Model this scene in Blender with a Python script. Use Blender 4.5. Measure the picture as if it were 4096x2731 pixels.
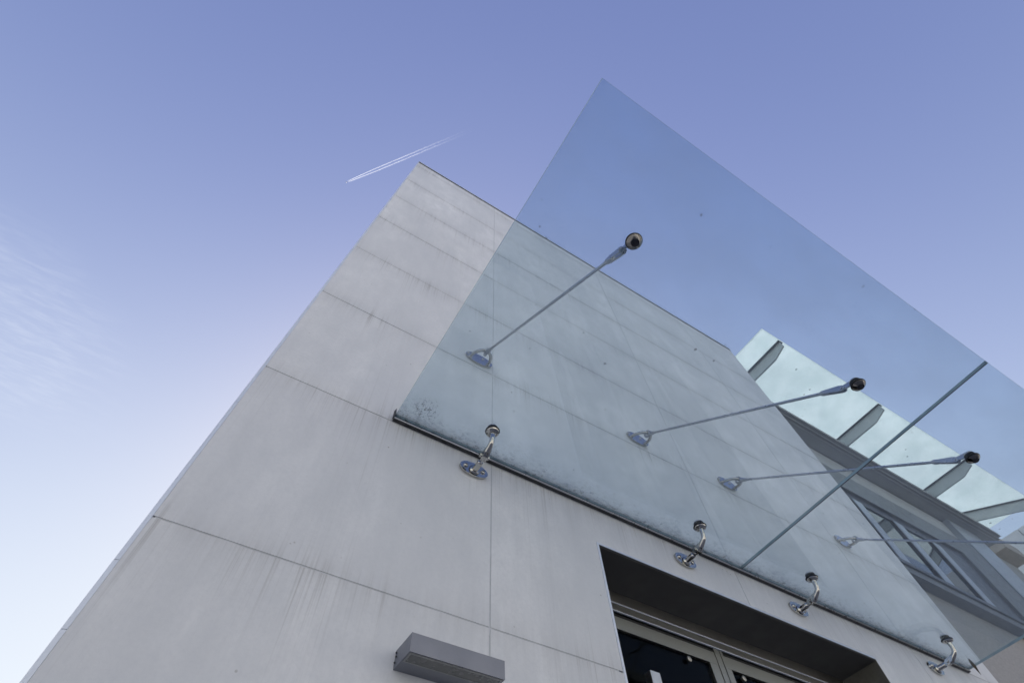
import bpy, bmesh, math, random
from mathutils import Vector, Matrix
random.seed(7)
sc = bpy.context.scene
for o in list(bpy.data.objects): bpy.data.objects.remove(o)
col = sc.collection
R = math.radians

# ------------------------------------------------------------------ scale: 1 unit of layout = 1.2 m, eye 1.25 m above the paving
D, EYE = 1.2, 1.25
def W(x, y, z):                       # layout units (wall face at y = 1, camera at 0,0,0) -> metres
    return Vector((x * D, (y - 1) * D, z * D + EYE))
GZ = -EYE / D                         # ground level in layout units

# ------------------------------------------------------------------ camera
cam = bpy.data.cameras.new('camera'); cam.sensor_width = 36; cam.lens = 17.5765
cam.clip_start = 0.05; cam.clip_end = 60000
co = bpy.data.objects.new('camera', cam); col.objects.link(co)
M = ((0.8514560, -0.5236819, -0.0279272), (0.4451677, 0.7498968, -0.4893674), (0.2772154, 0.4042425, 0.8716304))
rot = Matrix(((M[0][0], -M[1][0], -M[2][0]), (M[0][1], -M[1][1], -M[2][1]), (M[0][2], -M[1][2], -M[2][2])))
co.matrix_world = Matrix.Translation(W(0, 0, 0)) @ rot.to_4x4()
sc.camera = co

# ------------------------------------------------------------------ sky, sun, exposure
SUN_EL, SUN_AZ = R(39), R(24)         # azimuth clockwise from +Y
wd = bpy.data.worlds.new('World'); sc.world = wd; wd.use_nodes = True
nt = wd.node_tree; nt.nodes.clear()
def N(t, kind, **kw):
    n = t.nodes.new(kind)
    for k, v in kw.items(): setattr(n, k, v)
    return n
wo = N(nt, 'ShaderNodeOutputWorld'); bg = N(nt, 'ShaderNodeBackground'); bg.inputs[1].default_value = 0.1
sky = N(nt, 'ShaderNodeTexSky', sky_type='NISHITA'); sky.sun_disc = False
sky.sun_elevation = SUN_EL; sky.sun_rotation = SUN_AZ
sky.altitude = 0; sky.air_density = 1.0; sky.dust_density = 0.55; sky.ozone_density = 1.0
# thin rippled cirrus high up: noise on the cloud deck (view direction / its height)
tc = N(nt, 'ShaderNodeTexCoord'); sep = N(nt, 'ShaderNodeSeparateXYZ'); nt.links.new(tc.outputs['Generated'], sep.inputs[0])
def mth(t, op, a, b=None, c=None, clamp=False):
    n = t.nodes.new('ShaderNodeMath'); n.operation = op; n.use_clamp = clamp
    for i, v in enumerate((a, b, c)):
        if v is None: continue
        if isinstance(v, (int, float)): n.inputs[i].default_value = v
        else: t.links.new(v, n.inputs[i])
    return n.outputs[0]
# the camera's colour response: a warmer red, compressed blue
rgb = N(nt, 'ShaderNodeSeparateColor'); nt.links.new(sky.outputs[0], rgb.inputs[0])
tint = N(nt, 'ShaderNodeCombineColor')
nt.links.new(mth(nt, 'MULTIPLY', mth(nt, 'POWER', rgb.outputs[0], .97), 1.225), tint.inputs[0])
nt.links.new(mth(nt, 'MULTIPLY', mth(nt, 'POWER', rgb.outputs[1], .98), 1.015), tint.inputs[1])
nt.links.new(mth(nt, 'MULTIPLY', mth(nt, 'POWER', rgb.outputs[2], .62), 1.58), tint.inputs[2])
# pale haze low in the sky, thickest on the sun's side (forward scattering)
hl = mth(nt, 'SQRT', mth(nt, 'ADD', mth(nt, 'ADD', mth(nt, 'MULTIPLY', sep.outputs[0], sep.outputs[0]), mth(nt, 'MULTIPLY', sep.outputs[1], sep.outputs[1])), .0004))
hd = mth(nt, 'DIVIDE', mth(nt, 'ADD', mth(nt, 'MULTIPLY', sep.outputs[0], math.sin(SUN_AZ)), mth(nt, 'MULTIPLY', sep.outputs[1], math.cos(SUN_AZ))), hl)
hg = mth(nt, 'POWER', mth(nt, 'ADD', mth(nt, 'MULTIPLY', hd, .49), .51), 3.4)
hz = N(nt, 'ShaderNodeMapRange', interpolation_type='SMOOTHSTEP'); nt.links.new(sep.outputs[2], hz.inputs[0])
hz.inputs[1].default_value = .97; hz.inputs[2].default_value = .22; hz.inputs[3].default_value = 0; hz.inputs[4].default_value = 1
hmix = N(nt, 'ShaderNodeMix', data_type='RGBA'); nt.links.new(mth(nt, 'MULTIPLY', hz.outputs[0], hg), hmix.inputs[0]); nt.links.new(tint.outputs[0], hmix.inputs[6])
hmix.inputs[7].default_value = (4.4, 4.6, 4.95, 1)
zc_ = mth(nt, 'MAXIMUM', sep.outputs[2], 0.06)
cx = mth(nt, 'DIVIDE', sep.outputs[0], zc_); cy = mth(nt, 'DIVIDE', sep.outputs[1], zc_)
cmb = N(nt, 'ShaderNodeCombineXYZ'); nt.links.new(cx, cmb.inputs[0]); nt.links.new(cy, cmb.inputs[1])
mp = N(nt, 'ShaderNodeMapping'); mp.inputs['Rotation'].default_value = (0, 0, R(-35)); mp.inputs['Scale'].default_value = (2.0, 8.5, 1)
nt.links.new(cmb.outputs[0], mp.inputs[0])
nz = N(nt, 'ShaderNodeTexNoise'); nz.inputs['Scale'].default_value = 6.5; nz.inputs['Detail'].default_value = 7; nz.inputs['Roughness'].default_value = .58; nz.inputs['Distortion'].default_value = .35
nt.links.new(mp.outputs[0], nz.inputs['Vector'])
big = N(nt, 'ShaderNodeTexNoise'); big.inputs['Scale'].default_value = 1.7; big.inputs['Detail'].default_value = 3
nt.links.new(cmb.outputs[0], big.inputs['Vector'])
# cloud banks stand in two patches of the deck
def patch(px, py, r):
    dx = mth(nt, 'SUBTRACT', cx, px); dy = mth(nt, 'SUBTRACT', cy, py)
    d = mth(nt, 'SQRT', mth(nt, 'ADD', mth(nt, 'MULTIPLY', dx, dx), mth(nt, 'MULTIPLY', dy, dy)))
    d = mth(nt, 'ADD', d, mth(nt, 'MULTIPLY', mth(nt, 'SUBTRACT', big.outputs[0], .5), r * 1.3))
    n = N(nt, 'ShaderNodeMapRange', interpolation_type='SMOOTHSTEP'); nt.links.new(d, n.inputs[0])
    n.inputs[1].default_value = r; n.inputs[2].default_value = r * .25; n.inputs[3].default_value = 0; n.inputs[4].default_value = 1
    return n.outputs[0]
msk = mth(nt, 'ADD', patch(-.74, 1.06, .38), patch(-1.3, -.9, .8), clamp=True)
rp = N(nt, 'ShaderNodeMapRange', interpolation_type='SMOOTHSTEP'); nt.links.new(nz.outputs[0], rp.inputs[0])
rp.inputs[1].default_value = .36; rp.inputs[2].default_value = .78; rp.inputs[3].default_value = .22; rp.inputs[4].default_value = 1
cl = mth(nt, 'MULTIPLY', mth(nt, 'MULTIPLY', msk, rp.outputs[0]), .22)
cm = N(nt, 'ShaderNodeMix', data_type='RGBA'); nt.links.new(cl, cm.inputs[0]); nt.links.new(hmix.outputs[2], cm.inputs[6])
cm.inputs[7].default_value = (4.6, 4.9, 5.4, 1)
nt.links.new(cm.outputs[2], bg.inputs[0]); nt.links.new(bg.outputs[0], wo.inputs[0])

sl = bpy.data.lights.new('sun', 'SUN'); sl.energy = 4.7; sl.angle = R(.53); sl.color = (1, .965, .91)
so = bpy.data.objects.new('sun', sl); col.objects.link(so)
sd = Vector((math.cos(SUN_EL) * math.sin(SUN_AZ), math.cos(SUN_EL) * math.cos(SUN_AZ), math.sin(SUN_EL)))
so.rotation_euler = sd.to_track_quat('Z', 'Y').to_euler(); so.location = (0, 0, 40)
sc.view_settings.view_transform = 'Standard'; sc.view_settings.look = 'None'
sc.view_settings.exposure = 1.0; sc.view_settings.gamma = 1; sc.view_settings.use_curve_mapping = False
sc.render.engine = 'CYCLES'
sc.cycles.max_bounces = 10; sc.cycles.transparent_max_bounces = 24; sc.cycles.glossy_bounces = 5; sc.cycles.diffuse_bounces = 4

# ------------------------------------------------------------------ materials
def newmat(name):
    m = bpy.data.materials.new(name); m.use_nodes = True
    t = m.node_tree; p = t.nodes['Principled BSDF']
    return m, t, p
def noise(t, scale, detail=4, rough=.55, vec=None, dist=0):
    n = N(t, 'ShaderNodeTexNoise'); n.inputs['Scale'].default_value = scale; n.inputs['Detail'].default_value = detail
    n.inputs['Roughness'].default_value = rough; n.inputs['Distortion'].default_value = dist
    if vec is not None: t.links.new(vec, n.inputs['Vector'])
    return n.outputs[0]
def ramp(t, fac, a, b, lo=0., hi=1.):
    n = N(t, 'ShaderNodeMapRange'); n.interpolation_type = 'SMOOTHSTEP'; t.links.new(fac, n.inputs[0])
    n.inputs[1].default_value = a; n.inputs[2].default_value = b; n.inputs[3].default_value = lo; n.inputs[4].default_value = hi
    return n.outputs[0]
def mixc(t, fac, a, b, mode='MIX'):
    n = N(t, 'ShaderNodeMix', data_type='RGBA', blend_type=mode)
    if isinstance(fac, (int, float)): n.inputs[0].default_value = fac
    else: t.links.new(fac, n.inputs[0])
    for i, v in ((6, a), (7, b)):
        if isinstance(v, tuple): n.inputs[i].default_value = v if len(v) == 4 else v + (1,)
        else: t.links.new(v, n.inputs[i])
    return n.outputs[2]
def pos(t): return N(t, 'ShaderNodeNewGeometry').outputs['Position']
def mapped(t, vec, scale, loc=(0, 0, 0)):
    n = N(t, 'ShaderNodeMapping'); n.inputs['Scale'].default_value = scale; n.inputs['Location'].default_value = loc
    t.links.new(vec, n.inputs[0]); return n.outputs[0]
def bump(t, p, h, strength, dist):
    b = N(t, 'ShaderNodeBump'); b.inputs['Strength'].default_value = strength; b.inputs['Distance'].default_value = dist
    t.links.new(h, b.inputs['Height']); t.links.new(b.outputs[0], p.inputs['Normal'])

def simple(name, c, rough=.5, metal=0., var=.06, scale=6, bmp=0.):
    m, t, p = newmat(name)
    P = pos(t); n = noise(t, scale, 5, .6, P)
    f = ramp(t, n, .25, .75)
    c0 = tuple(v * (1 - var) for v in c); c1 = tuple(min(1, v * (1 + var)) for v in c)
    t.links.new(mixc(t, f, c0, c1), p.inputs['Base Color'])
    p.inputs['Metallic'].default_value = metal
    t.links.new(ramp(t, noise(t, scale * 2.3, 3, .5, P), .2, .8, rough * .8, min(1, rough * 1.2)), p.inputs['Roughness'])
    if bmp: bump(t, p, noise(t, scale * 14, 4, .6, P), bmp, .004)
    return m

def stone_mat():
    m, t, p = newmat('limestone')
    P = pos(t)
    oc = N(t, 'ShaderNodeTexCoord').outputs['Object']
    so_ = N(t, 'ShaderNodeSeparateXYZ'); t.links.new(oc, so_.inputs[0])
    at = N(t, 'ShaderNodeAttribute', attribute_type='OBJECT', attribute_name='panel_height')
    rnd = N(t, 'ShaderNodeObjectInfo').outputs['Random']
    below = mth(t, 'MULTIPLY', so_.outputs[2], -1)                        # metres under the panel's top edge
    above = mth(t, 'SUBTRACT', at.outputs['Fac'], below)                  # metres over its bottom edge
    # mottling
    m1 = ramp(t, noise(t, 1.5, 6, .6, P), .3, .7)
    m2 = ramp(t, noise(t, 9, 5, .65, mapped(t, P, (1, 1, .6))), .3, .7)
    m3 = ramp(t, noise(t, 1.0, 4, .6, mapped(t, P, (3.4, 1, .9), (3, 1, 7))), .35, .7)
    c = mixc(t, m1, (.695, .707, .727), (.825, .837, .857))
    c = mixc(t, mth(t, 'MULTIPLY', m2, .60), c, (.585, .605, .635))
    c = mixc(t, mth(t, 'MULTIPLY', m3, .60), c, (.565, .587, .62))
    gr_ = ramp(t, noise(t, 70, 4, .75, P), .35, .75)
    c = mixc(t, mth(t, 'MULTIPLY', gr_, .34), c, (.54, .56, .60))
    # each slab a touch different
    c = mixc(t, mth(t, 'MULTIPLY', rnd, .30), c, (.60, .62, .66))
    # rain streaks hanging below joints and creeping above them
    fine = noise(t, 1, 3, .7, mapped(t, P, (150, 1, 1.1)))
    mid = noise(t, 1, 3, .6, mapped(t, P, (48, 1, .8), (4, 0, 2)))
    hair = mth(t, 'MULTIPLY', ramp(t, fine, .46, .66), ramp(t, mid, .36, .60))
    clump = ramp(t, noise(t, 1, 3, .55, mapped(t, P, (2.6, 1, 1.7), (9, 0, 1))), .38, .60)
    lenn = mth(t, 'ADD', mth(t, 'MULTIPLY', ramp(t, noise(t, 1, 2, .5, mapped(t, P, (14, 1, .2))), .35, .75), .13), .035)
    fb = mth(t, 'POWER', 2.718, mth(t, 'MULTIPLY', mth(t, 'DIVIDE', below, lenn), -1))
    fa = mth(t, 'POWER', 2.718, mth(t, 'MULTIPLY', mth(t, 'DIVIDE', above, mth(t, 'MULTIPLY', lenn, .8)), -1))
    st = mth(t, 'MULTIPLY', mth(t, 'MULTIPLY', hair, clump), mth(t, 'ADD', fb, mth(t, 'MULTIPLY', fa, .65)), clamp=True)
    c = mixc(t, mth(t, 'MULTIPLY', st, .62), c, (.22, .21, .205))
    # soft grime along the joints
    gb = mth(t, 'POWER', 2.718, mth(t, 'MULTIPLY', below, -16)); ga = mth(t, 'POWER', 2.718, mth(t, 'MULTIPLY', above, -22))
    gr = mth(t, 'MULTIPLY', mth(t, 'ADD', gb, ga), ramp(t, mid, .25, .75, .25, 1))
    c = mixc(t, mth(t, 'MULTIPLY', gr, .21), c, (.27, .26, .255))
    # pits
    vo = N(t, 'ShaderNodeTexVoronoi'); vo.inputs['Scale'].default_value = 26; t.links.new(P, vo.inputs['Vector'])
    pit = mth(t, 'MULTIPLY', ramp(t, vo.outputs['Distance'], .10, .05), ramp(t, noise(t, 5, 2, .5, P), .56, .64))
    c = mixc(t, mth(t, 'MULTIPLY', pit, .6), c, (.2, .19, .18))
    t.links.new(c, p.inputs['Base Color'])
    p.inputs['Roughness'].default_value = .62; p.inputs['Specular IOR Level'].default_value = .35
    bump(t, p, noise(t, 120, 5, .7, P), .25, .0012)
    return m

def steel(name, c, rough, sx=(1, 1, 1), var=.05):
    m, t, p = newmat(name)
    P = pos(t); n = noise(t, 30, 4, .6, mapped(t, P, sx))
    p.inputs['Metallic'].default_value = 1
    t.links.new(mixc(t, n, tuple(v * (1 - var) for v in c), tuple(v * (1 + var) for v in c)), p.inputs['Base Color'])
    t.links.new(ramp(t, n, .2, .8, rough * .75, rough * 1.3), p.inputs['Roughness'])
    return m

def glass_mat(name, tintc, film, dirty=True, mirror=1.0):
    """clear toughened glass: see-through body, Fresnel mirror, a thin film of dust and specks of grime"""
    m, t, p = newmat(name); t.nodes.remove(p)
    out = t.nodes['Material Output']
    oc = N(t, 'ShaderNodeTexCoord').outputs['Object']
    tr = N(t, 'ShaderNodeBsdfTransparent'); tr.inputs[0].default_value = tintc + (1,)
    gl = N(t, 'ShaderNodeBsdfGlossy'); gl.inputs['Roughness'].default_value = 0.015; gl.inputs[0].default_value = (1, 1, 1, 1)
    fr = N(t, 'ShaderNodeFresnel')
    t.links.new(mth(t, 'ADD', mth(t, 'MULTIPLY', N(t, 'ShaderNodeNewGeometry').outputs['Backfacing'], 1 / 1.5 - 1.5), 1.5), fr.inputs[0])   # same mirror strength from inside the slab
    mx = N(t, 'ShaderNodeMixShader'); t.links.new(mth(t, 'MULTIPLY', fr.outputs[0], mirror), mx.inputs[0]); t.links.new(tr.outputs[0], mx.inputs[1]); t.links.new(gl.outputs[0], mx.inputs[2])
    df = N(t, 'ShaderNodeBsdfDiffuse'); df.inputs[0].default_value = (.58, .63, .68, 1)
    tl = N(t, 'ShaderNodeBsdfTranslucent'); tl.inputs[0].default_value = (.58, .63, .68, 1)
    dm = N(t, 'ShaderNodeMixShader'); dm.inputs[0].default_value = .5; t.links.new(df.outputs[0], dm.inputs[1]); t.links.new(tl.outputs[0], dm.inputs[2])
    cloud = ramp(t, noise(t, 2.2, 5, .6, mapped(t, oc, (1, 2.2, 1))), .25, .75, film * .45, film * 1.75)
    fm = N(t, 'ShaderNodeMixShader'); t.links.new(cloud, fm.inputs[0]); t.links.new(mx.outputs[0], fm.inputs[1]); t.links.new(dm.outputs[0], fm.inputs[2])
    last = fm.outputs[0]
    if dirty:
        s = N(t, 'ShaderNodeSeparateXYZ'); t.links.new(oc, s.inputs[0])       # y = 0 at the wall edge, negative outwards; x = 0 at the left edge
        rim = mth(t, 'POWER', 2.718, mth(t, 'MULTIPLY', s.outputs[1], 26))
        vo = N(t, 'ShaderNodeTexVoronoi'); vo.inputs['Scale'].default_value = 15; t.links.new(oc, vo.inputs['Vector'])
        sz = ramp(t, noise(t, 31, 2, .5, oc), .35, .75, .01, .11)
        sp = mth(t, 'MULTIPLY', mth(t, 'LESS_THAN', vo.outputs['Distance'], sz), ramp(t, noise(t, 4.5, 2, .5, oc), .52, .60))
        v2 = N(t, 'ShaderNodeTexVoronoi'); v2.inputs['Scale'].default_value = 55; t.links.new(oc, v2.inputs['Vector'])
        s2 = mth(t, 'MULTIPLY', mth(t, 'LESS_THAN', v2.outputs['Distance'], .10), ramp(t, noise(t, 3.1, 3, .6, mapped(t, oc, (1, 1, 1), (5, 2, 0))), .50, .62))
        moss = mth(t, 'MULTIPLY', rim, ramp(t, noise(t, 60, 6, .75, mapped(t, oc, (.6, 1, 1))), .50, .66))
        soil = mth(t, 'MULTIPLY', mth(t, 'POWER', 2.718, mth(t, 'MULTIPLY', s.outputs[1], 60)), .38)
        # clump of lichen in the corner nearest the wall's end
        dx = mth(t, 'SUBTRACT', s.outputs[0], .085); dy = mth(t, 'ADD', s.outputs[1], .075)
        dd = mth(t, 'SQRT', mth(t, 'ADD', mth(t, 'MULTIPLY', dx, dx), mth(t, 'MULTIPLY', dy, dy)))
        lich = mth(t, 'MULTIPLY', ramp(t, dd, .068, .015), mth(t, 'MULTIPLY', ramp(t, noise(t, 75, 6, .8, oc), .53, .60), N(t, 'ShaderNodeAttribute', attribute_type='OBJECT', attribute_name='lichen').outputs['Fac']))
        rng = mth(t, 'ADD', mth(t, 'ADD', mth(t, 'MULTIPLY', sp, .42), mth(t, 'MULTIPLY', s2, .04)), mth(t, 'ADD', mth(t, 'MULTIPLY', moss, .5), soil), clamp=True)
        rng = mth(t, 'MAXIMUM', rng, mth(t, 'MULTIPLY', lich, .7))
        dk = N(t, 'ShaderNodeBsdfDiffuse'); dk.inputs[0].default_value = (.07, .065, .055, 1)
        gm = N(t, 'ShaderNodeMixShader'); t.links.new(rng, gm.inputs[0]); t.links.new(last, gm.inputs[1]); t.links.new(dk.outputs[0], gm.inputs[2])
        last = gm.outputs[0]
    t.links.new(last, out.inputs[0])
    return m

def frosted_mat():
    m, t, p = newmat('frosted_glass'); t.nodes.remove(p)
    out = t.nodes['Material Output']; P = pos(t)
    c = mixc(t, ramp(t, noise(t, 3, 5, .65, P), .3, .7), (.72, .765, .765), (.80, .83, .83))
    c = mixc(t, ramp(t, noise(t, 34, 4, .7, P), .40, .75, 0, .35), c, (.60, .67, .66))
    sp = ramp(t, noise(t, 7, 6, .8, P), .66, .72)
    c = mixc(t, mth(t, 'MULTIPLY', sp, .5), c, (.35, .40, .38))
    tl = N(t, 'ShaderNodeBsdfTranslucent'); df = N(t, 'ShaderNodeBsdfDiffuse'); gl = N(t, 'ShaderNodeBsdfGlossy'); gl.inputs['Roughness'].default_value = .25
    t.links.new(c, tl.inputs[0]); t.links.new(c, df.inputs[0])
    a = N(t, 'ShaderNodeMixShader'); a.inputs[0].default_value = .22; t.links.new(tl.outputs[0], a.inputs[1]); t.links.new(df.outputs[0], a.inputs[2])
    fr = N(t, 'ShaderNodeFresnel'); fr.inputs[0].default_value = 1.4
    b = N(t, 'ShaderNodeMixShader'); t.links.new(mth(t, 'MULTIPLY', fr.outputs[0], .22), b.inputs[0]); t.links.new(a.outputs[0], b.inputs[1]); t.links.new(gl.outputs[0], b.inputs[2])
    t.links.new(b.outputs[0], out.inputs[0])
    return m

def window_mat(name, base, refl=1.0):
    m, t, p = newmat(name)
    p.inputs['Base Color'].default_value = base + (1,); p.inputs['Roughness'].default_value = .03; p.inputs['IOR'].default_value = 1.55
    P = pos(t); bump(t, p, noise(t, 1.1, 2, .5, P), .04 * refl, .02)
    return m

def trail_mat():
    m, t, p = newmat('vapour'); t.nodes.remove(p); out = t.nodes['Material Output']
    oc = N(t, 'ShaderNodeTexCoord').outputs['Object']
    s = N(t, 'ShaderNodeSeparateXYZ'); t.links.new(oc, s.inputs[0])           # x runs along the trail from the aircraft, metres
    fade = mth(t, 'POWER', 2.718, mth(t, 'MULTIPLY', s.outputs[0], -1 / 1050))
    n = mth(t, 'MAXIMUM', ramp(t, noise(t, .03, 5, .7, oc), .25, .7, .45, 1), ramp(t, s.outputs[0], 900, 200))
    f2 = ramp(t, s.outputs[0], 2600, 1100)
    al = mth(t, 'MULTIPLY', mth(t, 'MULTIPLY', fade, f2), mth(t, 'MULTIPLY', n, .58), clamp=True)
    tr = N(t, 'ShaderNodeBsdfTransparent'); df = N(t, 'ShaderNodeBsdfDiffuse'); df.inputs[0].default_value = (.97, .97, .97, 1)
    tl = N(t, 'ShaderNodeBsdfTranslucent'); tl.inputs[0].default_value = (.97, .97, .97, 1)
    a = N(t, 'ShaderNodeMixShader'); a.inputs[0].default_value = .6; t.links.new(df.outputs[0], a.inputs[1]); t.links.new(tl.outputs[0], a.inputs[2])
    x = N(t, 'ShaderNodeMixShader'); t.links.new(al, x.inputs[0]); t.links.new(tr.outputs[0], x.inputs[1]); t.links.new(a.outputs[0], x.inputs[2])
    t.links.new(x.outputs[0], out.inputs[0]); return m

STONE = stone_mat()
MORTAR = simple('mortar', (.49, .51, .545), .85, var=.12, scale=20)
TRIM = simple('anodised_trim', (.66, .71, .80), .35, .15, var=.04)
COPING = simple('shaded_coping', (.10, .10, .105), .45, .3)
CHROME = steel('polished_stainless', (.50, .49, .47), .04)
DARKCAP = simple('dark_cap', (.022, .023, .030), .28, var=.1)
DARKCHROME = steel('dark_chrome', (.20, .19, .185), .06)
ROD = steel('satin_stainless', (.42, .43, .46), .30)
BRUSH = steel('brushed_steel', (.36, .35, .33), .38, (1, 1, 12))
HANDLE = steel('handle_steel', (.60, .60, .61), .35, (10, 1, 1))
RUBBER = simple('black_rubber', (.02, .021, .022), .7, var=.2, scale=40)
GASKET = simple('weathered_gasket', (.045, .047, .05), .42, .25, var=.35, scale=25)
SEALANT = simple('grey_sealant', (.07, .075, .085), .45, var=.4, scale=18)
GLASS = glass_mat('canopy_glass', (.880, .942, .968), .066)
GLASS_EDGE = simple('glass_edge', (.30, .40, .42), .2, var=.2)
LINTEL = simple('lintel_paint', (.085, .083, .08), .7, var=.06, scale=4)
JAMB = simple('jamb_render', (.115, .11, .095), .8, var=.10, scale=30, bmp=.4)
ROOM = simple('dark_room', (.03, .03, .03), .9)
PANE = glass_mat('door_glass', (.35, .37, .36), .004, dirty=False, mirror=.22)
LAMPH = simple('lamp_powder_coat', (.20, .212, .25), .36, .65, var=.05, scale=12, bmp=.1)
LAMPG = simple('lamp_frame', (.26, .27, .27), .35, var=.05)
LAMPD = simple('lamp_diffuser', (.13, .135, .135), .25, var=.10, scale=25)
FROST = frosted_mat()
FIN = simple('fin_steel', (.38, .41, .43), .5, .2)
SOFFIT = simple('soffit_paint', (.26, .265, .28), .7, var=.04, scale=2)
SOFFIT_TRIM = simple('soffit_trim', (.34, .345, .35), .5)
HEADER = simple('header_panel', (.37, .38, .40), .6, var=.04, scale=2)
WFRAME = simple('dark_window_frame', (.08, .086, .10), .45, .2)
WFRAME2 = simple('grey_window_frame', (.145, .155, .17), .5, .1)
MULL = simple('sky_tinted_mullion', (.36, .39, .45), .4, .3)  # pale blue-grey carries the sky reflection along the mullion sides
GRANITE = simple('grey_granite', (.29, .285, .285), .75, var=.14, scale=45, bmp=.2)
WPANE = window_mat('reflective_window', (.02, .025, .03))
PTILE = simple('pale_tile', (.70, .69, .68), .5, var=.05, scale=8)
TANTILE = simple('tan_tile', (.38, .33, .27), .6, var=.10, scale=6)
JOINT = simple('tile_joint', (.34, .335, .33), .9)
PAVE = simple('paving', (.26, .265, .27), .85, var=.12, scale=3, bmp=.3)
BRICK = simple('buff_render', (.56, .545, .51), .8, var=.10, scale=1.5)
ROOF = simple('roof_felt', (.12, .12, .12), .9)
PLANE = simple('aircraft_paint', (.8, .8, .82), .35)
VAPOUR = trail_mat()
LEAF = simple('dry_leaf', (.060, .045, .03), .8, var=.3, scale=80)

# ------------------------------------------------------------------ helpers
def link(o, parent=None):
    col.objects.link(o)
    if parent is not None: o.parent = parent
    return o
def tag(o, label=None, cat=None, group=None, kind=None):
    for k, v in (('label', label), ('category', cat), ('group', group), ('kind', kind)):
        if v: o[k] = v
    return o
def worldloc(o):
    v = Vector(o.location)
    while o.parent is not None: o = o.parent; v = v + o.location
    return v
def empty(name, loc, label, cat, group=None):
    o = bpy.data.objects.new(name, None); o.empty_display_size = .1; o.location = loc; link(o)
    return tag(o, label, cat, group)
def mesh_obj(name, bm, mat, parent=None, origin=None, smooth=False, bev=0., seg=1, autosmooth=None):
    """bm in world metres -> ONE mesh object with its origin at `origin`"""
    if bev:
        es = [e for e in bm.edges if len(e.link_faces) == 2 and e.calc_face_angle(0) > .5]
        bmesh.ops.bevel(bm, geom=es, offset=bev, segments=seg, affect='EDGES', profile=.5, clamp_overlap=True)
    bmesh.ops.recalc_face_normals(bm, faces=bm.faces)
    if origin is None:
        n = max(1, len(bm.verts)); s = Vector((0, 0, 0))
        for v in bm.verts: s += v.co
        origin = s / n
    origin = Vector(origin)
    for v in bm.verts: v.co -= origin
    me = bpy.data.meshes.new(name); bm.to_mesh(me); bm.free()
    for m in (mat if isinstance(mat, (list, tuple)) else [mat]): me.materials.append(m)
    if smooth:
        me.shade_smooth()
        if autosmooth: me.set_sharp_from_angle(angle=R(autosmooth))
    o = bpy.data.objects.new(name, me)
    o.location = origin - (worldloc(parent) if parent is not None else Vector((0, 0, 0)))
    return link(o, parent)
def add_box(bm, a, b):
    """box between two layout-unit corners"""
    a = W(*a); b = W(*b)
    lo = Vector(map(min, a, b)); hi = Vector(map(max, a, b))
    vs = [bm.verts.new((x, y, z)) for x in (lo.x, hi.x) for y in (lo.y, hi.y) for z in (lo.z, hi.z)]
    for f in ((0, 1, 3, 2), (4, 6, 7, 5), (0, 4, 5, 1), (2, 3, 7, 6), (0, 2, 6, 4), (1, 5, 7, 3)):
        bm.faces.new([vs[i] for i in f])
    return bm
def box(name, a, b, mat, parent=None, bev=0., origin=None, smooth=False):
    return mesh_obj(name, add_box(bmesh.new(), a, b), mat, parent, origin, smooth, bev)
def add_prism(bm, pts, off):
    """pts: world points of a polygon; extruded by vector off"""
    off = Vector(off); a = [bm.verts.new(p) for p in pts]; b = [bm.verts.new(Vector(p) + off) for p in pts]
    n = len(pts); bm.faces.new(a); bm.faces.new(b[::-1])
    for i in range(n): bm.faces.new((a[i], b[i], b[(i + 1) % n], a[(i + 1) % n]))
    return bm
def frame_of(d):
    d = Vector(d).normalized(); u = d.orthogonal().normalized(); return u, d.cross(u)
def add_tube(bm, pts, radii, seg=20, up=None, flat=1.0):
    """swept tube; pts in world metres"""
    pts = [Vector(p) for p in pts]; n = len(pts)
    if isinstance(radii, (int, float)): radii = [radii] * n
    u = None; rings = []
    for i, p in enumerate(pts):
        d = (pts[min(i + 1, n - 1)] - pts[max(i - 1, 0)]).normalized()
        if u is None: u = (Vector(up) if up is not None else d.orthogonal()).normalized()
        u = (u - d * u.dot(d)).normalized(); v = d.cross(u)
        rings.append([bm.verts.new(p + (u * math.cos(2 * math.pi * k / seg) * flat + v * math.sin(2 * math.pi * k / seg)) * radii[i]) for k in range(seg)])
    for a, b in zip(rings, rings[1:]):
        for k in range(seg): bm.faces.new((a[k], a[(k + 1) % seg], b[(k + 1) % seg], b[k]))
    bm.faces.new(rings[0][::-1]); bm.faces.new(rings[-1])
    return bm
def add_lathe(bm, c, axis, prof, seg=40):
    """prof: (radius, height along axis) in metres; closed at both ends"""
    c = Vector(c); axis = Vector(axis).normalized(); u, v = frame_of(axis); rings = []
    for r, h in prof:
        if r < 1e-6: rings.append([bm.verts.new(c + axis * h)]); continue
        rings.append([bm.verts.new(c + axis * h + (u * math.cos(2 * math.pi * k / seg) + v * math.sin(2 * math.pi * k / seg)) * r) for k in range(seg)])
    for a, b in zip(rings, rings[1:]):
        if len(a) == 1 and len(b) == 1: continue
        for k in range(seg):
            k2 = (k + 1) % seg
            if len(a) == 1: bm.faces.new((a[0], b[k2], b[k]))
            elif len(b) == 1: bm.faces.new((a[k], a[k2], b[0]))
            else: bm.faces.new((a[k], a[k2], b[k2], b[k]))
    return bm
def smooth_path(pts, n=6):
    """Catmull-Rom through the points (layout or metres)"""
    P = [Vector(p) for p in pts]; out = []
    for i in range(len(P) - 1):
        a = P[max(i - 1, 0)]; b = P[i]; c = P[i + 1]; d = P[min(i + 2, len(P) - 1)]
        for k in range(n):
            t = k / n
            out.append(.5 * ((2 * b) + (c - a) * t + (2 * a - 5 * b + 4 * c - d) * t * t + (3 * b - a - 3 * c + d) * t ** 3))
    out.append(P[-1]); return out
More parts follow.
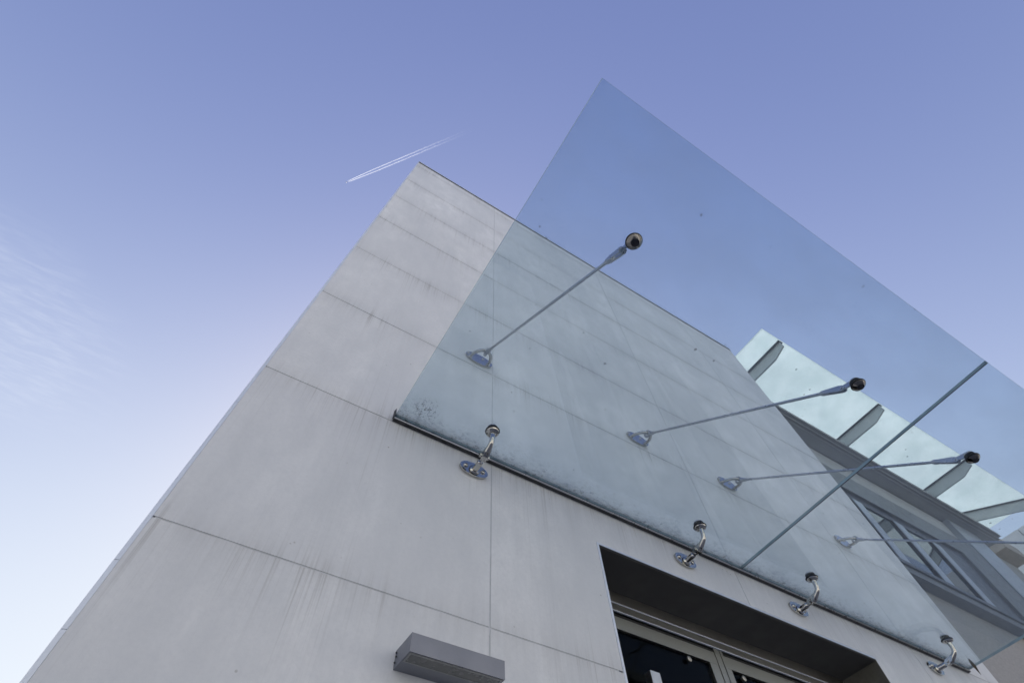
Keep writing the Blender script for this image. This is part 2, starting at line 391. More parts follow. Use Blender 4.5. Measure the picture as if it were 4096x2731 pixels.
def copy_tree(o, dx, parent=None):
    c = o.copy(); col.objects.link(c)
    if parent is not None: c.parent = parent
    c.location = o.location + Vector((dx, 0, 0))
    for ch in list(o.children):
        k = ch.copy(); col.objects.link(k); k.parent = c
    return c

# ------------------------------------------------------------------ ground
bm = bmesh.new(); s = 4000
vs = [bm.verts.new((x, y, 0)) for x, y in ((-s, -s), (s, -s), (s, s), (-s, s))]; bm.faces.new(vs)
tag(mesh_obj('ground', bm, PAVE, origin=(0, 0, 0)), 'pale paved ground in front of the buildings', kind='structure')

# ------------------------------------------------------------------ the stone building
X0, X1 = -.172, 3.472                 # ends of the facade
ZT = 4.50                             # top of the stone
COLS = [X0, .577, 1.668, 2.747, X1]
ROWS = [GZ, -.922, -.384, .154, .692, 1.232, 1.768, 2.292, 2.814, 3.324, 3.834, 4.376, ZT]
DX0, DX1, DZ = .980, 2.358, 1.083      # door opening
JT = .0021                            # half joint
bld = empty('stone_building', W(1.65, 1, GZ), 'pale limestone-clad building with a glass canopy over its door', 'building')
# core wall behind the slabs (the joint mortar), with the door opening and a dark room behind it
bm = bmesh.new(); YB = 1.0014; YI = 1.25; YE = 9
add_box(bm, (X0 + .004, YB, GZ), (DX0 - .021, YI, ZT)); add_box(bm, (DX1 + .021, YB, GZ), (X1 - .004, YI, ZT))
add_box(bm, (DX0 - .0209, YB, DZ + .004), (DX1 + .0209, YI, ZT))
mesh_obj('wall_core', bm, MORTAR, bld)
bm = bmesh.new()
add_box(bm, (X0 + .004, YI + .001, GZ), (X0 + .2, YE, ZT)); add_box(bm, (X1 - .2, YI + .001, GZ), (X1 - .004, YE, ZT)); add_box(bm, (X0 + .201, YE - .2, GZ), (X1 - .201, YE, ZT))
mesh_obj('side_wall', bm, STONE, bld)
box('roof', (X0 + .02, YI + .002, ZT - .05), (X1 - .02, YE - .02, ZT - .02), ROOF, bld)
bm = bmesh.new(); add_box(bm, (X0 + .21, YI + .01, 1.30), (X1 - .21, YE - .21, 1.36)); add_box(bm, (X0 + .21, 3.0, GZ), (X1 - .21, 3.05, 1.299))
mesh_obj('room', bm, ROOM, bld)

def panel(poly):
    """stone slab with outline poly [(x,z)...] in layout units, 18 mm thick, eased edges"""
    top = max(z for x, z in poly); lft = min(x for x, z in poly); bot = min(z for x, z in poly)
    dy = random.uniform(-.0004, .0004)
    bm = add_prism(bmesh.new(), [W(x, 1 + dy, z) for x, z in poly], (0, .018 + .002, 0))
    o = mesh_obj('stone_panel', bm, STONE, bld, origin=W(lft, 1, top), bev=.0011)
    o['panel_height'] = float((top - bot) * D)
    return o
for i in range(len(COLS) - 1):
    for j in range(len(ROWS) - 1):
        a, b = COLS[i] + (JT if i else 0), COLS[i + 1] - (JT if i < 3 else 0)
        c, d = ROWS[j] + JT, ROWS[j + 1] - JT
        if j >= 10: c, d = ROWS[j] + JT * .6, ROWS[j + 1] - JT * .6
        if d <= DZ - .5 or d < DZ:                               # beside the door
            if i == 1: b = DX0 - .0085
            if i == 2: a = DX1 + .0030
            if i == 1 and j < 4 or i == 2 and j < 4: panel([(a, c), (b, c), (b, d), (a, d)]); continue
        if j == 4 and i == 1:
            L, T = DX0 - .0085, DZ + .0080
            panel([(a, c), (L, c), (L, T), (b, T), (b, d), (a, d)]); continue
        if j == 4 and i == 2:
            L, T = DX1 + .0030, DZ + .0080
            panel([(a, T), (L, T), (L, c), (b, c), (b, d), (a, d)]); continue
        panel([(a, c), (b, c), (b, d), (a, d)])
# mitred metal corner strips at the wall's left end
zz = [GZ, -.6, -.06, .473, .596, 1.06, 1.62, 2.398, 2.94, 3.45, 4.0, ZT]
for a, b in zip(zz, zz[1:]):
    bm = bmesh.new()
    add_prism(bm, [W(X0 - .0006, 1.001, a + .0004), W(X0 - .0092, 1.0035, a + .0004), W(X0 - .0092, 1.02, a + .0004), W(X0 - .0006, 1.02, a + .0004)], (0, 0, (b - a - .0008) * D))
    mesh_obj('corner_strip', bm, TRIM, bld, bev=.0004)
# coping: underside shade coloured into the drip, a thin metal lip above it
bm = bmesh.new(); add_box(bm, (X0 - .002, .9955, ZT + .002), (X1 + .002, 1.30, ZT + .014))
cp = mesh_obj('coping', bm, COPING, bld)
bm = bmesh.new(); add_box(bm, (X0 - .005, .9935, ZT + .0142), (X1 + .005, 1.32, ZT + .024))
mesh_obj('coping_lip', bm, TRIM, cp, bev=.001)
# ---- door opening: edge strips, soffit, jambs
box('jamb_edge', (DX0 - .0075, .9995, GZ), (DX0 + .0005, 1.02, DZ), TRIM, bld)
box('lintel_edge', (DX0 - .0075, .9996, DZ + .0004), (DX1 + .002, 1.02, DZ + .0072), TRIM, bld)
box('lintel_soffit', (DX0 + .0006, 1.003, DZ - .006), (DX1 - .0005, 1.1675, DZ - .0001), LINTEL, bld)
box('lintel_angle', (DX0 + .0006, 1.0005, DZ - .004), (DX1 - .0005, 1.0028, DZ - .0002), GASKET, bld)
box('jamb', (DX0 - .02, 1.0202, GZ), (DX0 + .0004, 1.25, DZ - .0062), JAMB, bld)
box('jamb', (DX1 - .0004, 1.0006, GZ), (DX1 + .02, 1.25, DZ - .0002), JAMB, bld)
# ---- door
door = mesh_obj('door', add_box(add_box(add_box(bmesh.new(), (DX0 + .001, 1.168, 1.0335), (DX1 - .001, 1.21, DZ - .0001)),
                                        (DX0 + .001, 1.163, 1.004), (DX1 - .001, 1.21, 1.033)),
                                (DX0 + .001, 1.185, .9850), (DX1 - .001, 1.21, 1.0039)), BRUSH, bld, bev=.0008)
tag(door, 'glazed double door with brushed steel rails')
box('header_highlight', (DX0 + .001, 1.1605, 1.0295), (DX1 - .001, 1.1629, 1.0330), TRIM, door)  # pale strips paint the highlights on the header's proud edges
box('header_highlight', (DX0 + .001, 1.1600, 1.0005), (DX1 - .001, 1.1660, 1.0036), TRIM, door)
box('dark_gap', (DX0 + .001, 1.1735, .9865), (DX1 - .001, 1.1845, 1.0002), RUBBER, door)  # black strip put in as the shade of the open gap
def leaf(xa, xb, sa, sb):
    box('top_rail', (xa, 1.166, .943), (xb, 1.192, .985), BRUSH, door, bev=.001)
    for u, v in ((xa, xa + sa), (xb - sb, xb)):
        if v - u > .001: box('stile', (u, 1.1665, GZ + .01), (v, 1.1915, .9428), BRUSH, door, bev=.001)
    box('glass_pane', (xa + sa, 1.176, GZ + .06), (xb - sb, 1.184, .9427), PANE, door)
leaf(DX0 + .004, 1.589, .03, .040); leaf(1.634, DX1 - .004, .018, .03)
bm = bmesh.new(); add_box(bm, (1.5905, 1.1640, GZ), (1.610, 1.20, .9995)); add_box(bm, (1.6125, 1.1655, GZ), (1.618, 1.20, .9990)); add_box(bm, (1.6205, 1.1640, GZ), (1.632, 1.20, .9985))
mesh_obj('door_post', bm, BRUSH, door, bev=.0006)
for x in (1.446, 1.700):
    bm = add_lathe(bmesh.new(), W(x, 1.176, .926), (0, -1, 0), [(0, 0), (.006, 0), (.006, .010), (.011, .0102), (.0115, .016), (.007, .0185), (0, .0185)], 24)
    mesh_obj('glass_bolt', bm, BRUSH, door, smooth=True, autosmooth=35)
for x in (1.207, 1.975):
    h = box('pull_handle', (x, 1.128, -.35), (x + .038, 1.153, .815), HANDLE, door, bev=.001)
    for z in (.55, -.1): mesh_obj('handle_stub', add_tube(bmesh.new(), [W(x + .019, 1.1532, z), W(x + .019, 1.1758, z)], .010), HANDLE, door)

# ------------------------------------------------------------------ glass canopy
CSL = .0282
def zc(y): return 1.2405 + (1 - y) * CSL        # underside of the glass
CX0, CXS0, CXS1, CX1 = .2235, 1.7050, 1.7082, 3.187
SKEW = -.0085                                    # the joint runs slightly out of square at the wall end
CYB, CYF = .984, -.0965
TH = .0100                                       # 12 mm
can = empty('glass_canopy', W(1.70, 1, 1.2), 'frameless glass canopy hung on steel rods above the door', 'canopy')
def glass_panel(xa, xb):
    bm = bmesh.new()
    ka, kb = (SKEW if xa == CXS1 else 0), (SKEW if xb == CXS0 else 0)
    v = [bm.verts.new(W(x, y, zc(y) + dz)) for dz in (0, TH) for x, y in ((xa, CYF), (xb, CYF), (xb + kb, CYB), (xa + ka, CYB))]
    for i, q in enumerate(((0, 1, 2, 3), (7, 6, 5, 4), (0, 4, 5, 1), (1, 5, 6, 2), (2, 6, 7, 3), (3, 7, 4, 0))):
        f = bm.faces.new([v[k] for k in q]); f.material_index = 0 if i < 2 else 1
    return mesh_obj('glass_panel', bm, [GLASS, GLASS_EDGE], can, origin=W(xa, CYB, zc(CYB)))
gp = tag(glass_panel(CX0, CXS0), 'left pane of the canopy with a dirty corner'); gp['lichen'] = 1.0
tag(glass_panel(CXS1, CX1), 'right pane of the canopy')
bm = bmesh.new()
add_prism(bm, [W(CXS0 + .0003, CYF + .003, zc(CYF) - .0006), W(CXS1 - .0003, CYF + .003, zc(CYF) - .0006), W(CXS1 + SKEW - .0003, CYB, zc(CYB) - .0006), W(CXS0 + SKEW + .0003, CYB, zc(CYB) - .0006)], (0, 0, TH * D))
mesh_obj('pane_joint', bm, SEALANT, can)
# seal along the wall
bm = bmesh.new(); add_box(bm, (CX0 - .002, .9870, 1.2330), (CX1 + .002, .9993, 1.2560))
gk = mesh_obj('wall_seal', bm, GASKET, can, bev=.002)
bm = add_tube(bmesh.new(), [W(CX0 - .001, .9858, 1.2362), W(CX1 + .001, .9858, 1.2362)], .0034, 12)
mesh_obj('seal_bead', bm, ROD, gk, smooth=True)
bm = bmesh.new()                                  # torn end of the seal sticking up at the left corner
p = [W(.2175, .990, 1.232), W(.2235, .978, 1.242), W(.2190, .975, 1.268), W(.2160, .985, 1.262)]
add_prism(bm, p, (.0015, .003, 0)); mesh_obj('seal_flap', bm, GASKET, gk)

NRM = Vector((0, CSL, 1)).normalized()            # normal of the pane (leans with its fall)
def stadium(a, b, n=12):                          # lens-like oval outline (x, z), metres
    out = []
    for k in range(4 * n):
        t = 2 * math.pi * k / (4 * n); c, s_ = math.cos(t), math.sin(t)
        out.append((math.copysign(abs(c) ** .86, c) * a, math.copysign(abs(s_) ** .95, s_) * b))
    return out
def oval_plate(name, x, z, a, b, th, parent, y=.9985):
    c = W(x, y, z)
    bm = add_prism(bmesh.new(), [c + Vector((u, 0, v)) for u, v in stadium(a, b)], (0, -th, 0))
    return mesh_obj(name, bm, CHROME, parent, origin=c, smooth=True, bev=.0022, seg=3, autosmooth=40)
def socket_bolt(x, y, z, parent, r=.0085):
    c = W(x, y, z)
    bm = add_lathe(bmesh.new(), c, (0, -1, 0), [(0, 0), (r * 1.15, 0), (r * 1.15, .002), (r, .0045), (r * .62, .0065), (r * .55, .0066), (r * .5, .003), (0, .003)], 24)
    return mesh_obj('bolt', bm, CHROME, parent, smooth=True, autosmooth=35)

def standoff(x):
    y0 = .886
    c = W(x, y0, zc(y0))
    e = bmesh.new()                              # cast arm: elbow under the glass + fork towards the wall
    path = [W(x, .916, 1.1760), W(x, .904, 1.1835), W(x, .893, 1.1930), W(x, .8875, 1.2060), W(x, .886, 1.2180), W(x, .886, 1.2300)]
    pts = smooth_path(path, 5)
    n = len(pts); rr = []
    for i in range(n):
        t = i / (n - 1); rr.append(.0126 - .0022 * math.sin(t * 3.1) - .0018 * t)
    add_tube(e, pts, rr, 24, up=(1, 0, 0))
    arm = mesh_obj('bracket_arm', e, CHROME, can, origin=c, smooth=True, autosmooth=50)
    arm['label'] = 'curved stainless bracket joining pane and wall'
    for sx in (-1, 1):                           # fork cheeks
        q = bmesh.new()
        cheek = [(.918, 1.1655), (.938, 1.1600), (.9455, 1.1625), (.9475, 1.1690), (.9440, 1.1755), (.930, 1.1800), (.912, 1.1860), (.907, 1.1790)]
        xx = x + sx * .0066
        add_prism(q, [W(xx - .0034, yy, zz_) for yy, zz_ in cheek], (.0068 * D, 0, 0))
        mesh_obj('fork_cheek', q, CHROME, arm, smooth=True, bev=.0022, seg=2, autosmooth=45)
    q = bmesh.new(); add_tube(q, [W(x - .0150, .934, 1.1715), W(x + .0150, .934, 1.1715)], .0050, 16)
    for sx in (-1, 1): add_tube(q, [W(x + sx * .0105, .934, 1.1715), W(x + sx * .0165, .934, 1.1715)], .0085, 6)
    mesh_obj('pivot_bolt', q, CHROME, arm, smooth=True, autosmooth=30)
    q = bmesh.new()                              # root stub with tongue, standing on the base plate
    add_tube(q, smooth_path([W(x, .9905, 1.1625), W(x, .975, 1.1635), W(x, .960, 1.1650), W(x, .952, 1.1660)], 4), [.0145, .0132, .0126, .0124, .0122, .0121, .0120, .0119, .0118, .0116, .0112, .0106, .0090], 24, up=(1, 0, 0))
    add_prism(q, [W(x - .0027, yy, zz_) for yy, zz_ in ((.957, 1.1590), (.930, 1.1620), (.917, 1.1680), (.914, 1.1760), (.921, 1.1800), (.940, 1.1770), (.957, 1.1735))], (.0054 * D, 0, 0))
    mesh_obj('root_stub', q, CHROME, arm, smooth=True, autosmooth=40)
    q = add_lathe(bmesh.new(), W(x, .9880, 1.1624), (0, -1, 0), [(0, 0), (.0215, 0), (.0205, .003), (.0165, .006), (0, .006)], 32)
    mesh_obj('root_collar', q, CHROME, arm, smooth=True, autosmooth=35)
    oval_plate('base_plate', x, 1.168, .0585, .0310, .010, arm)
    for s_ in (-1, 1): socket_bolt(x + s_ * .0305, .9902, 1.170, arm)
    clamp(c, arm, True)
    return arm
def clamp(c, parent, neck):
    q = add_lathe(bmesh.new(), c, -NRM, [(0, -.0005), (.0272, -.0005), (.0280, .002), (.0268, .0048), (0, .0048)], 40)
    mesh_obj('rubber_washer', q, RUBBER, parent, smooth=True, autosmooth=35)
    if neck: prof = [(0, .0048), (.0250, .0048), (.0254, .0075), (.0235, .0105), (.0170, .0135), (.0150, .0150), (.0125, .0170), (0, .0170)]
    else: prof = [(0, .0048), (.0252, .0048), (.0255, .0072), (.0250, .0080), (.0135, .0170), (.0128, .0172), (.0090, .0172), (.0086, .0162), (.0080, .0172), (.0030, .0172), (.0022, .0145), (0, .0145)]
    q = add_lathe(bmesh.new(), c, -NRM, prof, 48)
    mesh_obj('clamp_disc', q, CHROME if neck else DARKCHROME, parent, smooth=True, autosmooth=22)
    if not neck:
        q = add_lathe(bmesh.new(), c, -NRM, [(0, .0170), (.0128, .0170), (.0132, .0178), (.0090, .0181), (.0086, .0173), (.0080, .0181), (.0030, .0181), (.0022, .0173), (0, .0173)], 40)
        mesh_obj('cap_screw', q, DARKCAP, parent, smooth=True, autosmooth=22)
    t = c + NRM * TH * D
    q = add_lathe(bmesh.new(), t, NRM, [(0, .0003), (.0205, .0003), (.0210, .002), (.0205, .0045), (0, .0045)], 40)
    mesh_obj('rubber_washer', q, RUBBER, parent, smooth=True, autosmooth=35)
    q = add_lathe(bmesh.new(), t, NRM, [(0, .0046), (.0190, .0046), (.0194, .0075), (.0180, .0105), (.0110, .0135), (0, .0135)], 40)
    mesh_obj('clamp_cap', q, ROD, parent, smooth=True, autosmooth=25)
for xb, xd in ((.509, .513), (1.383, 1.392), (1.973, 1.989), (2.848, 2.871)):
    a_ = standoff(xd); k_ = (xb - xd) / (.992 - .886)             # wall plates sit a little off the glass holes: lean the bracket sideways
    for o in [a_] + list(a_.children):
        oy = worldloc(o).y
        for v in o.data.vertices: v.co.x += k_ * (v.co.y + oy - W(0, .886, 0).y)

def tie_rod(x, xd):                    # x at the wall plate, xd at the clamp in the glass
    yf = .166; c = W(xd, yf, zc(yf)); zt = zc(yf) + TH
    A = W(x, .934, 1.7985); B = W(xd, .207, 1.2905)      # rod axis ends (wall eye, fork)
    d = (B - A).normalized()
    q = add_tube(bmesh.new(), [A + d * .045, B - d * .055], .0062, 20)
    rod = mesh_obj('tie_rod', q, ROD, can, origin=A, smooth=True, autosmooth=40)
    rod['label'] = 'slim steel rod holding the pane up'
    q = add_tube(bmesh.new(), [A + d * .020, A + d * .040, A + d * .050, A + d * .058], [.0125, .0105, .0095, .0085], 20)
    mesh_obj('rod_socket', q, ROD, rod, smooth=True, autosmooth=40)
    # eye: flat ring round the wall loop
    q = bmesh.new(); u = Vector((1, 0, 0)); v = d.cross(u).normalized(); ring = []
    n = 28; ec = A + d * .004
    prev = None; rings = []
    for k in range(n):
        t = 2 * math.pi * k / n; dirv = d * math.cos(t) + v * math.sin(t)
        rings.append([q.verts.new(ec + dirv * r + u * w) for r, w in ((.0125, -.005), (.0225, -.005), (.0225, .005), (.0125, .005))])
    for k in range(n):
        a, b = rings[k], rings[(k + 1) % n]
        for j in range(4): q.faces.new((a[j], a[(j + 1) % 4], b[(j + 1) % 4], b[j]))
    mesh_obj('rod_eye', q, ROD, rod, smooth=True, autosmooth=40)
    oval_plate('wall_plate', x, 1.826, .076, .0400, .009, rod)
    pts = [W(x + .0420 * math.cos(t), .992 - .066 * math.sin(t), 1.816 - .020 * math.sin(t)) for t in [math.pi * k / 24 for k in range(25)]]
    q = add_tube(bmesh.new(), pts, .0086, 16); mesh_obj('wall_loop', q, CHROME, rod, smooth=True, autosmooth=50)
    for s_ in (-1, 1):
        q = add_lathe(bmesh.new(), W(x + s_ * .0420, .9912, 1.816), (0, -1, 0), [(0, 0), (.0125, 0), (.0118, .004), (.0085, .006), (0, .006)], 24)
        mesh_obj('loop_foot', q, CHROME, rod, smooth=True, autosmooth=35)
    socket_bolt(x + .0170, .9915, 1.836, rod, .0070); socket_bolt(x - .0535, .9915, 1.834, rod, .0060)
    # fork end over the glass
    side = Vector((1, 0, 0)); nrm = d.cross(side).normalized()
    for s_ in (-1, 1):
        q = bmesh.new(); out = []
        for l, h in ((-.068, .0070), (-.040, .0092), (-.010, .0118), (.004, .0108), (.011, .0060), (.0132, 0), (.011, -.0060), (.004, -.0108), (-.010, -.0118), (-.040, -.0092), (-.068, -.0070)):
            out.append(B + d * l + nrm * h + side * (s_ * .0072 - .0028))
        add_prism(q, out, side * .0056); mesh_obj('fork', q, ROD, rod, smooth=True, bev=.0012, seg=2, autosmooth=40)
    q = add_tube(bmesh.new(), [B - d * .085, B - d * .076, B - d * .052], [.0075, .0110, .0105], 20); mesh_obj('fork_socket', q, ROD, rod, smooth=True, autosmooth=40)
    q = add_tube(bmesh.new(), [B - side * .0135, B + side * .0135], .0062, 16); mesh_obj('fork_pin', q, CHROME, rod, smooth=True, autosmooth=40)
    # lug rising from the clamp to the fork
    q = bmesh.new(); base = W(xd, yf, zt + .004)
    add_prism(q, [base + Vector((-.0036, dy_, dz_)) for dy_, dz_ in ((-.014, 0), (.020, 0), ((B - base).y + .010, (B - base).z - .004), ((B - base).y + .006, (B - base).z + .008), ((B - base).y - .007, (B - base).z + .009), (-.012, .012))], (.0072, 0, 0))
    mesh_obj('lug', q, ROD, rod, smooth=True, bev=.001, autosmooth=40)
    clamp(c, rod, False)
    return rod
for xp, xd in ((.506, .519), (1.371, 1.411), (1.953, 2.011), (2.829, 2.900)): tie_rod(xp, xd)

# dry leaf caught on the right edge of the canopy
bm = bmesh.new(); b0 = W(3.172, .952, zc(.952) - .003)
p = [(0, 0, -.045), (.006, -.002, -.020), (.016, -.004, .004), (.015, -.003, .026), (.006, 0, .044), (-.006, .004, .030), (-.009, .006, .010), (-.004, .003, -.016)]
add_prism(bm, [b0 + Vector(q) for q in p], (.0008, .0016, 0))
tag(mesh_obj('leaf', bm, LEAF), 'dark shrivelled leaf caught on the canopy corner farthest from the lamp', 'leaf')

# ------------------------------------------------------------------ wall lamp
lx0, lx1, lz0, lz1, lyf = .3585, .5700, .545, .5812, .9245
lamp = empty('wall_lamp', W((lx0 + lx1) / 2, 1, lz0), 'grey box-shaped wall lamp on the stone left of the door', 'lamp')
bm = bmesh.new(); add_box(bm, (lx0, lyf, lz0), (lx1, .9988, lz1))
o = mesh_obj('housing', bm, LAMPH, lamp, bev=.0016)
# rebated light opening in the underside: frame, recessed glass
bm = bmesh.new()
fx0, fx1, fy0, fy1, fz = lx0 + .0035, lx1 - .0035, lyf + .0035, .9615, lz0 - .0012
for a, b in (((fx0, fy0, fz), (fx1, fy0 + .0030, lz0 - .0001)), ((fx0, fy1 - .0030, fz), (fx1, fy1, lz0 - .0001)), ((fx0, fy0 + .0031, fz), (fx0 + .0030, fy1 - .0031, lz0 - .0001)), ((fx1 - .0030, fy0 + .0031, fz), (fx1, fy1 - .0031, lz0 - .0001))): add_box(bm, a, b)
mesh_obj('light_frame', bm, LAMPG, lamp)
box('diffuser', (fx0 + .0031, fy0 + .0031, lz0 - .0005), (fx1 - .0031, fy1 - .0031, lz0 - .0001), LAMPD, lamp)
for y, z in ((.9925, .5745), (.9905, .5660), (.9935, .5560)):
    bm = add_lathe(bmesh.new(), W(lx0 - .0002, y, z), (-1, 0, 0), [(0, 0), (.0024, 0), (.0022, .0022), (.0012, .0030), (0, .0030)], 12)
    mesh_obj('end_screw', bm, GASKET, lamp, smooth=True)

# ------------------------------------------------------------------ neighbouring building with frosted awning
NX0, NX1, NY = 5.0, 11.87, 2.0
nb = empty('office_building', W(8.4, NY, GZ), 'grey office building with dark-framed windows behind the canopy', 'building')
box('wall', (NX0, NY + .03, GZ), (NX1 - .02, NY + 8, 3.56), GRANITE, nb)
box('upper_wall', (NX0, NY + .6, 3.561), (NX1 - .9, NY + 8, 5.999), WFRAME2, nb)
box('sill', (NX0, NY - .10, 3.561), (NX1 - 1.45, NY + .5, 3.66), WFRAME2, nb)
box('sill', (NX0, NY - .125, 3.661), (NX1 - 1.45, NY + .5, 3.72), WFRAME, nb)
# eaves slab in three steps
ev = box('eaves', (NX0, 1.80, 6.0), (NX1, NY + 8, 6.2), SOFFIT, nb)
box('eaves_step', (NX0, 1.752, 6.02), (NX1 - .004, 1.7995, 6.2), SOFFIT, ev); box('eaves_step', (NX0, 1.700, 6.045), (NX1 - .008, 1.7515, 6.11), SOFFIT, ev)
box('eaves_trim', (NX0, 1.793, 5.992), (NX1 - .002, 1.806, 5.9995), SOFFIT_TRIM, ev); box('eaves_trim', (NX0, 1.748, 6.010), (NX1 - .006, 1.758, 6.0195), SOFFIT_TRIM, ev)
box('eaves_trim', (NX0, 1.695, 6.037), (NX1 - .008, 1.704, 6.0445), SOFFIT_TRIM, ev)
box('shadow_gap', (NX0, 1.993, 5.985), (10.44, 1.9995, 5.9995), WFRAME, nb)
box('header', (NX0, NY, 5.385), (10.44, NY + .3, 5.984), HEADER, nb)
# window: outer grey frame, inner dark frame, panes between mullions coloured pale for the sky they mirror
wn = box('window', (NX0, NY - .085, 4.945), (10.32, NY + .5, 5.384), WFRAME2, nb)
box('frame', (9.52, NY - .085, 3.721), (10.32, NY + .5, 4.944), WFRAME2, wn)
box('frame', (NX0, NY - .045, 4.80), (9.519, NY + .5, 4.944), WFRAME, wn); box('frame', (8.86, NY - .045, 3.721), (9.519, NY + .5, 4.799), WFRAME, wn)
mx_ = [NX0, 5.96, 6.83, 7.72, 8.61]
for k, x in enumerate(mx_[1:] ):
    box('mullion', (x, NY - .060, 3.7212), (x + .20, NY + .3, 4.7995), MULL, wn, bev=.004)
    box('mullion_seal', (x - .028, NY - .050, 3.7212), (x - .0005, NY + .3, 4.7995), RUBBER, wn)
e = [NX0, 5.93, 6.161, 6.80, 7.031, 7.69, 7.921, 8.58]
for a, b in zip(e[::2], e[1::2]): box('pane', (a, NY - .030, 3.7213), (b, NY - .010, 4.799), WPANE, wn)
box('corner_column', (10.45, NY - .09, GZ), (11.38, NY + .6, 5.999), MULL, nb)
box('column_edge', (10.325, NY - .07, GZ), (10.449, NY + .5, 5.384), WFRAME2, nb)
# awning
AZ = 6.272; AY0, AY1 = .890, 1.93
aw = empty('frosted_awning', W(8.4, 1.9, AZ), 'frosted glass awning on grey fins along the office eaves', 'awning')
FX = [5.372, 7.622, 9.925]
ex = [4.985, 5.370, 7.620, 9.923, 11.905]
for a, b in zip(ex, ex[1:]): box('frosted_pane', (a + .003, AY0, AZ), (b - .003, AY1, AZ + .014), FROST, aw, bev=.002)
def fin(p0, p1, parent):
    """tapered T-shaped fin from the eaves (p0) to the front edge (p1), both (x, y)"""
    a = Vector((p0[0], p0[1], 0)); b = Vector((p1[0], p1[1], 0)); d = b - a; L = d.length; d.normalize(); s_ = Vector((d.y, -d.x, 0))
    prof = [(0, -.012), (0, -.205), (L - .235, -.205), (L - .02, -.125), (L - .02, -.012)]
    bm = add_prism(bmesh.new(), [W(*(a + d * l + s_ * -.012 + Vector((0, 0, AZ + z)))) for l, z in prof], s_ * .024 * D)
    o = mesh_obj('fin', bm, FIN, parent)
    bm = add_prism(bmesh.new(), [W(*(a + d * l + s_ * w + Vector((0, 0, AZ - .0118)))) for l, w in ((0, -.045), (L - .005, -.045), (L - .005, .045), (0, .045))], (0, 0, .0105 * D))
    mesh_obj('flange', bm, WFRAME2, o)
for x in FX: fin((x, AY1), (x, AY0 + .004), aw)
fin((10.93, AY1), (11.80, AY0 + .004), aw)

# ------------------------------------------------------------------ far building: pale tiled flank and tan pier
FXW = 18.0; FZT = .5065 * FXW
fb = empty('tiled_building', W(FXW + 3, 3, GZ), 'pale tiled tower at the right edge behind the office', 'building')
box('wall', (FXW + .06, -.6, GZ), (FXW + 6, 9, FZT), JOINT, fb)
tw, th_ = .92, .62
z = FZT; r_ = 0
while z > 5.2:
    y = -.6 - (.46 if r_ % 2 else 0)
    while y < 4.4:
        a = max(y, -.6)
        if y + tw > -.5: box('tile', (FXW + random.uniform(-.006, .006), a + .012, z - th_ + .012), (FXW + .0595, y + tw - .012, z - .012), PTILE, fb)
        y += tw
    z -= th_; r_ += 1
PX = 15.0
pr = empty('stone_pier', W(PX, 3, GZ), 'tan stone pier rising beside the office corner column', 'pier')
box('shaft_core', (PX + .05, 2.54, GZ), (PX + .9, 4.3, 7.40), JOINT, pr)
box('cap', (PX - .03, 2.235, 7.405), (PX + .95, 4.5, 7.72), TANTILE, pr, bev=.01)
z = 7.40; k = 0
while z > 3.4:
    ys = [2.52, 2.95, 3.5, 4.1] if k % 2 == 0 else [2.52, 3.2, 3.75, 4.1]
    for a, b in zip(ys, ys[1:]): box('tile', (PX + random.uniform(-.01, .0), a + .006, z - .40 + .006), (PX + .0495, b - .006, z - .006), TANTILE, pr)
    z -= .40; k += 1

# ------------------------------------------------------------------ street side opposite (stands behind the camera; seen in the polished steel and glass)
op = empty('street_building', W(2, -11, GZ), 'buff rendered street building facing the stone building', 'building')
box('wall', (-16, -16, GZ), (24, -11, 9.0), BRICK, op); box('roof', (-16.2, -16.2, 9.001), (24.2, -10.8, 9.25), ROOF, op)
for fl in range(3):
    for k in range(11):
        x = -14.4 + k * 3.4; z = .1 + fl * 3.0
        w = box('window', (x, -10.998, z), (x + 1.5, -10.97, z + 1.7), WPANE, op)
        bm = bmesh.new(); add_box(bm, (x - .08, -10.999, z - .08), (x + 1.58, -10.93, z - .001)); add_box(bm, (x - .08, -10.999, z + 1.701), (x + 1.58, -10.95, z + 1.78)); add_box(bm, (x + .71, -10.969, z), (x + .79, -10.95, z + 1.7))
        mesh_obj('window_frame', bm, MULL, w)

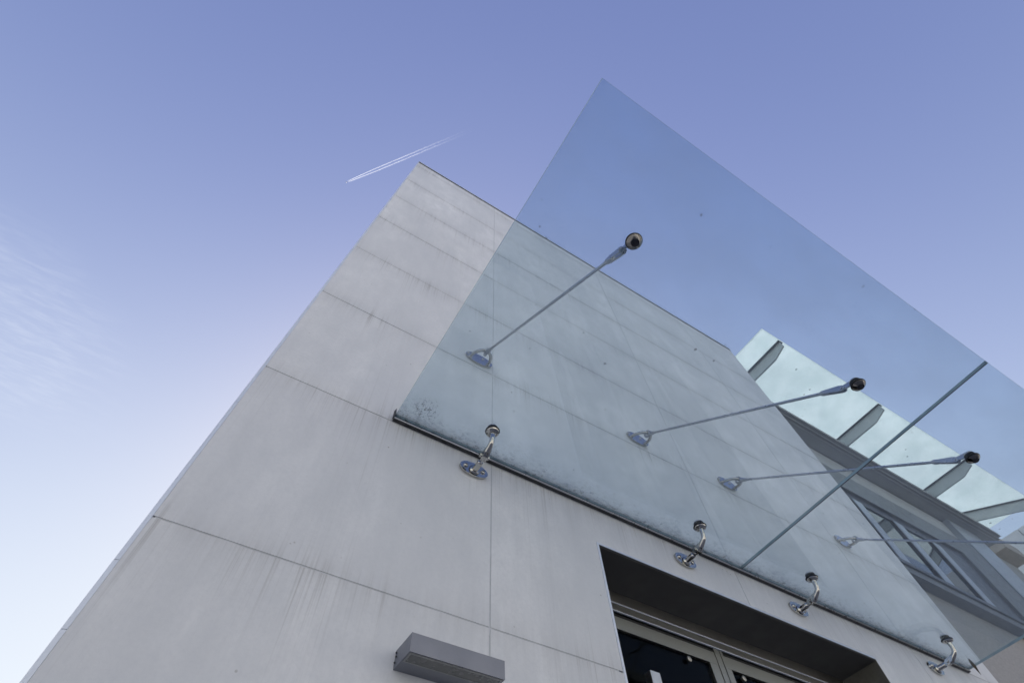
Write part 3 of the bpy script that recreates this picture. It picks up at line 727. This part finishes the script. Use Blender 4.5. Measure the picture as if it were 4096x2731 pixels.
# ------------------------------------------------------------------ aircraft and its vapour trails, ten kilometres up
ALT = 9400.
pa = Vector((-.1425, .3285, 1)) * ALT; pb = Vector((.0245, .1115, 1)) * ALT
ax = (pb - pa).normalized(); sx = ax.cross(Vector((0, 0, 1))).normalized(); up = sx.cross(ax).normalized()
def A(l, s_, u): return pa + ax * l + sx * s_ + up * u
pl = empty('airliner', A(0, 0, 0), 'tiny white airliner at the head of the vapour trails', 'airliner')
q = add_tube(bmesh.new(), [A(-1, 0, 0), A(2, 0, 0), A(6, 0, 0), A(30, 0, 0), A(40, 0, .6)], [.3, 1.6, 2.2, 2.2, .5], 14); mesh_obj('fuselage', q, PLANE, pl, smooth=True)
for s_ in (-1, 1):
    q = add_prism(bmesh.new(), [A(15, s_ * 1.5, -.5), A(25, s_ * 18, .6), A(27, s_ * 18, .6), A(22, s_ * 1.5, -.5)], up * .5); w = mesh_obj('wing', q, PLANE, pl)
    q = add_tube(bmesh.new(), [A(14, s_ * 6, -1.8), A(18.5, s_ * 6, -1.8)], [1.2, .9], 12); mesh_obj('engine', q, PLANE, w)
    q = add_prism(bmesh.new(), [A(34, s_ * .5, .5), A(39, s_ * 6.5, .8), A(40.5, s_ * 6.5, .8), A(38.5, s_ * .5, .5)], up * .3); mesh_obj('tailplane', q, PLANE, pl)
q = add_prism(bmesh.new(), [A(32, -.15, 1.5), A(38, -.15, 8), A(40.5, -.15, 8), A(39, -.15, 1.2)], sx * .3); mesh_obj('tail_fin', q, PLANE, pl)
for i, s_ in enumerate((-1, 1)):
    pts, rr = [], []
    for k in range(184):
        l = 50 + k * 14.; g = l / 2000
        off = 5 + 17 * min(1, l / 620) ** .75
        pts.append(Vector((l, s_ * off + random.uniform(-1, 1) * 5 * g, random.uniform(-1, 1) * 5 * g - 10 * g))); rr.append((2.6 + 11 * g ** .7) * (.78 + random.uniform(-.2, .2) * min(1, g * 2)) * min(1, .5 + k / 6))
    q = add_tube(bmesh.new(), pts, rr, 12)
    o = mesh_obj('vapour_trail', q, VAPOUR, None, origin=(0, 0, 0), smooth=True)
    o.matrix_world = Matrix.Translation(pa) @ Matrix((ax, sx, up)).transposed().to_4x4()
    tag(o, ('lower' if i == 0 else 'upper') + ' of the two white vapour trails behind the airliner', 'vapour trail', 'vapour trails of the airliner')
